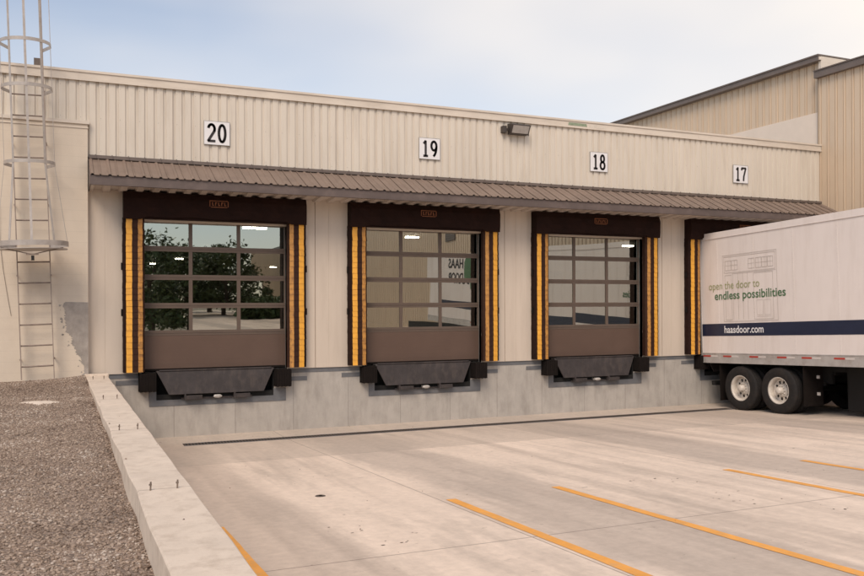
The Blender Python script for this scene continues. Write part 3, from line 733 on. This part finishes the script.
# ------------------------------------------------------------------ tall warehouse on the right
t=empty('tall_warehouse',(TALLX,0,GZ),'taller tan ribbed metal warehouse with dark eaves behind the trailer','building'); o=t.location[:]
def side(u,y,z): return (TALLX+(y),-u,z)
b=MB()
prof_per=.30
def ribY(b,y0,y1,z0,z1,x,per):
    y=y0; pr=[]
    while y<y1:
        pr+=[(y,0),(y+per*.60,0),(y+per*.63,.022),(y+per*.68,.022),(y+per*.72,-.012),(y+per*.86,-.012),(y+per*.90,.022),(y+per*.95,.022),(y+per*.98,0)]; y+=per
    pr=[(min(p[0],y1),p[1]) for p in pr]+[(y1,0)]; n=len(pr)
    b.add([(x+p[1],p[0],z0) for p in pr]+[(x+p[1],p[0],z1) for p in pr],[(i,n+i,n+i+1,i+1) for i in range(n-1)])
ribY(b,-74,0,-1.2,7.78,TALLX-.02,.27); b.box(TALLX+.03,44,-74,-.02,-1.6,7.8)
b.build('near_wall',M['tall'],t,o)
b=MB(); b.box(TALLX-.06,TALLX-.035,-30,-.01,-1.5,.05); b.build('added_dark_band',M['under'],t,o)  # dark band added so the view beneath the trailer goes black
b=MB(); ribY(b,.05,14,5.6,8.25,TALLX+.10,.27); b.box(TALLX+.14,44,.0,14,4.5,8.3); b.build('upper_wall',M['tall'],t,o)
b=MB(); b.box(TALLX+.05,TALLX+.12,.02,13.9,5.6,6.80); b.build('smooth_flashing',M['cream'],t,o)
b=MB(); b.box(TALLX-.16,TALLX-.02,-74,.02,7.73,7.92); b.box(TALLX-.19,TALLX-.02,-74,.02,7.92,7.95); b.box(TALLX-.03,44,-74,.02,7.86,7.93)
b.build('near_gutter',M['brown'],t,o)
b=MB(); b.box(TALLX-.12,TALLX+.1,-.1,14.1,8.22,8.36); b.box(TALLX-.15,44,-.12,14.12,8.36,8.40); b.build('upper_eave',M['brown'],t,o)
b=MB(); b.box(TALLX-.02,44,-.11,-.02,7.96,8.35); b.box(TALLX-.10,TALLX-.02,-.13,-.02,8.24,8.33); b.build('gable_trim',M['trim'],t,o)
b=MB(); b.prism([(TALLX-.02,7.95),(32,9.3),(44,7.95)],-74,-.2,'y'); b.build('roof',M['roof'],t,o)
# small louvre high on the wall seen in the glass of door 19
b=MB(); b.box(TALLX-.06,TALLX-.03,-24.6,-23.4,5.2,6.0)
for k in range(6): b.box(TALLX-.08,TALLX-.05,-24.55,-23.45,5.24+k*.125,5.29+k*.125)
b.build('wall_louver',M['brown'],t,o)

# ------------------------------------------------------------------ trailer
T=empty('semi_trailer',(16.83,-.27,-1.335),'long white box trailer with navy stripe backed onto dock 17','trailer')
T.rotation_euler=(-.038,0,0)
HW=1.375; LEN=17.0
b=MB(); b.box(-HW,HW,-LEN,-.0,1.38,4.36); b.build('box_body',M['trailer'],T)
b=MB(); l=.61
while l<LEN: b.box(-HW-.0025,-HW,-l-.02,-l+.02,1.41,4.33); b.box(HW,HW+.0025,-l-.02,-l+.02,1.41,4.33); l+=1.22
b.build('panel_seam',M['trailer'],T)
b=MB(); l=.61
while l<LEN:
    z=1.5
    while z<4.3:
        for yy in (-l-.012,-l+.012): b.box(-HW-.0045,-HW-.002,yy-.003,yy+.003,z-.003,z+.003)
        z+=.1
    l+=1.22
b.build('rivet_rows',M['alu'],T)
b=MB()
for s in (-1,1): b.box(s*(HW-.04),s*(HW+.015),-LEN,.0,4.34,4.49); b.box(s*(HW-.04),s*(HW+.02),-LEN,.0,4.33,4.345)
b.box(-HW+.04,HW-.04,-LEN,0,4.36,4.47); b.build('top_rail',M['trailer'],T)
b=MB()
for s in (-1,1): b.box(s*(HW-.04),s*(HW+.012),-LEN,.0,1.17,1.38); b.box(s*(HW-.05),s*(HW+.02),-LEN,.0,1.15,1.172); b.box(s*(HW-.03),s*(HW+.017),-LEN,.0,1.385,1.405)
b.box(-HW+.04,HW-.04,-LEN,0,1.3,1.38); b.build('bottom_rail',M['alu'],T)
b=MB()
for s in (-1,1): b.box(s*(HW-.1),s*(HW+.016),-.0,.05,1.14,4.50)
b.box(-HW,HW,.0,.05,4.34,4.49); b.box(-HW,HW,0,.05,1.12,1.34); b.build('rear_frame',M['alu'],T)
b=MB(); b.box(-HW-.0055,-HW-.0005,-LEN+.01,-.01,1.84,2.15); b.box(HW+.0005,HW+.0055,-LEN+.01,-.01,1.84,2.15); b.build('side_stripe',M['navy'],T)
for i,l in enumerate([.16,.885,1.775,2.645,3.365,4.24,5.6,7.0,8.4,9.8,11.2,12.6]):
    b=MB(); b.box(-HW-.0155,-HW-.012,-l-.14,-l+.14,1.305,1.345); b.build('red_reflector',M['red'],T)
    b=MB(); b.box(-HW-.0155,-HW-.012,-l-.38,-l-.15,1.305,1.345); b.build('white_reflector',M['refl_white'],T)
def side_text(name,txt,l0,h0,w,h,m,bold=0,x=-HW-.009):
    vs,fs=text_mesh(txt,w,h,bold); b=MB(); b.add([(x,-(l0+p[0]),h0+p[1]) for p in vs],fs); return b.build(name,m,T)
side_text('slogan_upper','open the door to',.30,3.02,1.72,.20,M['olive'])
side_text('slogan_lower','endless possibilities',.50,2.76,2.32,.215,M['green'],.012)
side_text('web_lettering','haasdoor.com',.81,1.915,1.30,.185,M['white'],.018)
# thin line drawing of an entrance door
b=MB(); X_=-HW-.007
def ln(l0,h0,l1,h1,w=.012):
    l0+=.12; l1+=.12
    if abs(l1-l0)>abs(h1-h0): b.add([(X_,-l0,h0-w/2),(X_,-l1,h1-w/2),(X_,-l1,h1+w/2),(X_,-l0,h0+w/2)],[(0,1,2,3)])
    else: b.add([(X_,-l0+w/2,h0),(X_,-l1+w/2,h1),(X_,-l1-w/2,h1),(X_,-l0-w/2,h0)],[(0,1,2,3)])
def rc(l0,h0,l1,h1,w=.012): ln(l0,h0,l1,h0,w); ln(l0,h1,l1,h1,w); ln(l0,h0,l0,h1,w); ln(l1,h0,l1,h1,w)
DX=.12
rc(.69,2.20,2.45,3.86); rc(.74,3.42,2.40,3.82)
for (a,c) in ((.78,.98),(1.0,1.2),(1.56,1.76),(1.80,1.98),(2.0,2.16),(2.18,2.34)): rc(a,3.48,c,3.72); ln((a+c)/2,3.48,(a+c)/2,3.72,.008); ln(a,3.6,c,3.6,.008)
for a in (1.03,1.2,1.36,1.52): ln(a,2.24,a,3.38)
rc(1.72,2.24,2.32,3.36); rc(.76,2.24,.98,3.36); ln(1.0,3.39,2.42,3.39)
ln(1.80,2.30,2.24,2.30,.008); rc(1.8,2.34,2.0,2.7,.008); rc(2.04,2.34,2.24,2.7,.008)
b.build('door_drawing',M['greyline'],T)
# large company mark on the forward half of the side (outside the picture, seen mirrored in door 19)
side_text('company_lettering','HAAS',13.4,3.5,1.45,.42,M['ink'],.02)
side_text('company_lettering','DOOR',13.4,2.9,1.45,.42,M['ink'],.02)
b=MB(); b.add([(-HW-.007,-(l),h) for l,h in ((12.5,2.7),(13.3,2.7),(13.3,3.75),(13.12,3.98),(12.95,4.05),(12.65,3.92),(12.5,3.6))],[tuple(range(7))]); b.build('company_mark',M['green'],T)
# wheels
def make_wheel():
    w=empty('wheel',parent=T)
    ro=.545; 
    for s,nm in ((-1,'o'),(1,'i')):
        off=s*.17-.0
        b=MB(); prof=[(-.105,.30),(-.125,.33),(-.135,.40),(-.133,.47),(-.118,.515),(-.10,.535),(-.075,.543)]
        full=prof+[(-.05,ro),(-.047,ro-.012),(-.037,ro-.012),(-.034,ro),(-.004,ro),(-.002,ro-.012),(.008,ro-.012),(.010,ro),(.04,ro),(.043,ro-.012),(.053,ro-.012),(.056,ro)]+[(-p[0],p[1]) for p in prof[::-1]]
        b.lathe([(p[0]+off,p[1]) for p in full],56)
        b.build('tyre',M['tyre'],w)
        b=MB(); b.lathe([(off+x,r) for x,r in ((-.118,.305),(-.122,.315),(-.112,.318),(-.108,.30),(-.09,.285),(-.05,.275),(.1,.27),(.12,.31))],48)
        d=off-.0 if s>0 else off+.03
        if s<0:
            b.lathe([(d-.0,.275),(d+.01,.235)],48); b.lathe([(d+.0,.165),(d-.045,.135),(d-.05,.0)],48)
            nh=10
            for k in range(nh):
                a=2*pi*k/nh; b.lathe([(d+.01,.236),(d+.0,.164)],4,a0=a,a1=a+2*pi/nh*.60)
        b.build('rim',M['rim' if s<0 else 'under'],w)
    b=MB(); b.lathe([(-.32,0),(-.32,.06),(-.30,.078),(-.15,.085),(-.14,.10)],24)
    for k in range(10):
        a=2*pi*k/10; b.lathe([(-.215,.0),(-.215,.016),(-.18,.018)],6,(0,.112*cos(a),.112*sin(a)))
    b.build('hub',M['rim'],w)
    b=MB(); b.lathe([(-.05,.0),(-.05,.255),(.3,.255)],32); b.build('brake_drum',M['under'],w)
    return w
w0=make_wheel(); w0.location=(-HW+.30,-1.27,.545)
for (x,l,rz) in ((-HW+.30,2.48,0),(HW-.30,1.27,pi),(HW-.30,2.48,pi)):
    w=copy_tree(w0,T); w.location=(x,-l,.545); w.rotation_euler=(0,0,rz)
for l in (1.27,2.48):
    b=MB(); b.tube([(-HW+.3,-l,.545),(HW-.3,-l,.545)],.07,12); b.build('axle',M['under'],T)
b=MB()
for s in (-1,1):
    b.box(s*.5-.06,s*.5+.06,-4.9,-.5,.98,1.17); b.box(s*.5-.04,s*.5+.04,-3.3,-.7,.70,.98); b.box(s*.62,s*.66,-3.2,-.8,.66,.74)
for l in (.6,1.98,3.3,4.6): b.box(-.5,.5,-l-.05,-l+.05,.9,1.1)
l=.3
while l<LEN: b.box(-HW+.05,HW-.05,-l-.025,-l+.025,1.17,1.3); l+=.305
b.build('chassis_frame',M['under'],T)
b=MB()
for s in (-1,1): b.box(s*.55-.05,s*.55+.05,-.2,-.1,.58,1.17); b.box(s*.55-.03,s*.55+.03,-.12,-.02,.6,.7)
b.box(-1.15,1.15,-.16,-.04,.56,.67); b.build('rear_guard',M['under'],T)
for s in (-1,1):
    b=MB(); b.box(s*1.05-.3,s*1.05+.3,-3.22,-3.205,.22,1.15); b.build('mud_flap',M['rubber'],T)
    b=MB(); b.box(s*1.05-.3,s*1.05+.3,-.57,-.555,.2,1.15); b.build('mud_flap',M['rubber'],T)
b=MB()
for s in (-1,1): b.box(s*.9-.06,s*.9+.06,-12.3-.06,-12.3+.06,.35,1.17); b.box(s*.9-.12,s*.9+.12,-12.45,-12.15,.02,.06); b.box(s*.9-.04,s*.9+.04,-12.34,-12.26,.04,.4)
b.tube([(-.9,-12.3,.8),(.9,-12.3,.8)],.03,8); b.build('landing_gear',M['under'],T)
b=MB(); b.tube([(-.55,-5.2,.75),(-.55,-4.5,.75)],.14,16); b.build('air_tank',M['under'],T)
for (l,h) in ((3.42,.89),(3.42,.51)):
    b=MB(); b.box(-1.13,-1.10,-l-.035,-l+.035,h-.035,h+.035); b.build('bracket',M['alu'],T)
b=MB(); b.box(-.9,.9,-LEN-.02,-LEN,1.2,4.3); b.build('front_wall',M['trailer'],T)
# dark box added to block the bright view beneath the trailer
b=MB(); b.box(-.62,1.1,-9.5,-3.75,.12,1.16); b.build('added_dark_box',M['under'],T,bevel=.03)

# ------------------------------------------------------------------ trees beyond the yard (mirrored in the glass)
def tree(x,y,h,r,seed,label,leaf,group='trees beyond the truck yard',name='yard_tree',cat='tree'):
    rg=random.Random(seed); gz=-.32; t=empty(name,(x,y,gz),label,cat,group); o=t.location[:]
    b=MB(); b.tube([(x,y,gz-.1),(x+.1,y,gz+h*.25),(x-.05,y+.1,gz+h*.5),(x,y,gz+h*.8)],[.03*h,.024*h,.016*h,.005*h],9)
    for k in range(7):
        a=rg.uniform(0,2*pi); z=gz+h*rg.uniform(.25,.6); e=rg.uniform(.5,.9)*r
        b.tube([(x,y,z),(x+cos(a)*e*.5,y+sin(a)*e*.5,z+h*.12),(x+cos(a)*e,y+sin(a)*e,z+h*.2)],[.011*h,.007*h,.002*h],6)
    b.build('trunk',M['bark'],t,o)
    b=MB(); cl=[]
    for k in range(80):
        a=rg.uniform(0,2*pi); zz=rg.uniform(-.75,1); rr=math.sqrt(max(0,1-zz*zz*.7))*r*rg.uniform(.3,1.15)
        cl.append((x+cos(a)*rr,y+sin(a)*rr,gz+h*.50+zz*h*.49,rg.uniform(.5,1.0)*r*.3))
    for (cx,cy,cz,cr_) in cl:
        for k in range(75):
            px,py,pz=rg.gauss(0,.5)*cr_,rg.gauss(0,.5)*cr_,rg.gauss(0,.4)*cr_
            s=rg.uniform(.2,.42); ux,uy,uz=rg.uniform(-1,1),rg.uniform(-1,1),rg.uniform(-.5,.5); vx,vy,vz=rg.uniform(-1,1),rg.uniform(-1,1),rg.uniform(-1,1)
            q=(cx+px,cy+py,cz+pz)
            b.add([q,(q[0]+ux*s,q[1]+uy*s,q[2]+uz*s),(q[0]+(ux+vx)*s*.7,q[1]+(uy+vy)*s*.7,q[2]+(uz+vz)*s*.7),(q[0]+vx*s,q[1]+vy*s,q[2]+vz*s)],[(0,1,2,3)])
    b.build('crown',leaf,t,o)
for i,(x,y,h,r,lb,lf) in enumerate([(7.6,-62,8.6,3.9,'broad dark tree standing beyond the truck yard',M['leaf']),(11.6,-68,7.9,4.0,'low rounded tree beyond the truck yard',M['leaf']),(14.9,-64,8.3,3.1,'taller feathery tree beside the warehouse end',M['leaf_light']),(16.2,-80,9.4,3.4,'far bushy tree behind the first row',M['leaf']),
    (-3,-70,9.5,4.5,'big dark tree behind the gravel lot',M['leaf']),(-11,-75,10,5.0,'wide tree at the back of the gravel lot',M['leaf_light']),(1,-88,9.0,4.6,'round dark tree deep in the far row',M['leaf']),(10,-86,8.5,4.6,'pale green tree in the far row',M['leaf_light']),(-20,-72,9,4.6,'outermost dark tree of the far row',M['leaf'])]):
    tree(x,y,h,r,100+i,lb,lf)

tree(15.2,-50,1.7,1.5,301,'low dark bush in front of the warehouse end',M['leaf'],None,'yard_bush','bush')
tree(17.3,-51,1.4,1.3,302,'smaller dark bush close to the warehouse wall',M['leaf'],None,'yard_bush','bush')
# ------------------------------------------------------------------ camera
cam=bpy.data.cameras.new('camera'); co=bpy.data.objects.new('camera',cam); C.objects.link(co); bpy.context.scene.camera=co
cam.sensor_width=36; cam.lens=36*852.156/864; cam.clip_start=.05; cam.clip_end=3000
cam.shift_y=(306.05-288)/864; cam.shift_x=0
psi=.416; roll=.003
import mathutils as mu
fw=mu.Vector((sin(psi),cos(psi),0)); q=fw.to_track_quat('-Z','Y')
co.rotation_mode='QUATERNION'; co.rotation_quaternion=q@mu.Quaternion((0,0,1),-roll)
co.location=(0,-17.701,1.31)

# ------------------------------------------------------------------ light
SUN_EL,SUN_AZ=R(45),R(216)         # azimuth of the sun measured from +Y clockwise: behind the camera, a little left
sd=mu.Vector((sin(SUN_AZ)*cos(SUN_EL),cos(SUN_AZ)*cos(SUN_EL),sin(SUN_EL)))
sl=bpy.data.lights.new('sun','SUN'); sl.energy=1.6; sl.angle=R(28); sl.color=(1,.84,.68)
so=bpy.data.objects.new('sun',sl); C.objects.link(so); so.rotation_euler=sd.to_track_quat('Z','Y').to_euler()
w=bpy.data.worlds.new('World'); bpy.context.scene.world=w; w.use_nodes=True; nt=w.node_tree; N,L=nt.nodes,nt.links
bg=N['Background']; bg.inputs['Strength'].default_value=.1
sk=N.new('ShaderNodeTexSky'); sk.sky_type='NISHITA'; sk.sun_disc=False; sk.sun_elevation=SUN_EL; sk.sun_rotation=SUN_AZ; sk.air_density=1.; sk.dust_density=1.0; sk.ozone_density=1.0
tc=N.new('ShaderNodeTexCoord'); mp=N.new('ShaderNodeMapping'); mp.inputs['Scale'].default_value=(1,1,2.6); mp.inputs['Location'].default_value=(.35,.1,.2); L.new(tc.outputs['Generated'],mp.inputs[0])
nz=N.new('ShaderNodeTexNoise'); nz.inputs['Scale'].default_value=1.5; nz.inputs['Detail'].default_value=3.5; nz.inputs['Roughness'].default_value=.5; nz.inputs['Distortion'].default_value=.4; L.new(mp.outputs[0],nz.inputs['Vector'])
mr=N.new('ShaderNodeMapRange'); mr.inputs['From Min'].default_value=.38; mr.inputs['From Max'].default_value=.68; mr.inputs['To Min'].default_value=.14; mr.inputs['To Max'].default_value=.50; L.new(nz.outputs[0],mr.inputs[0])
# cloud cover thickens towards the east
sp=N.new('ShaderNodeSeparateXYZ'); L.new(tc.outputs['Generated'],sp.inputs[0])
ea=N.new('ShaderNodeMapRange'); ea.inputs['From Min'].default_value=.15; ea.inputs['From Max'].default_value=.8; ea.inputs['To Min'].default_value=0; ea.inputs['To Max'].default_value=.75; L.new(sp.outputs[0],ea.inputs[0])
ad=N.new('ShaderNodeMath'); ad.operation='ADD'; ad.use_clamp=True; L.new(mr.outputs[0],ad.inputs[0]); L.new(ea.outputs[0],ad.inputs[1])
mx=N.new('ShaderNodeMix'); mx.data_type='RGBA'; L.new(ad.outputs[0],mx.inputs[0]); L.new(sk.outputs[0],mx.inputs[6]); mx.inputs[7].default_value=(7.3,6.75,6.2,1)
L.new(mx.outputs[2],bg.inputs['Color'])
sc=bpy.context.scene
sc.view_settings.view_transform='Standard'; sc.view_settings.look='None'; sc.view_settings.gamma=1; sc.view_settings.exposure=.55
sc.view_settings.use_curve_mapping=False
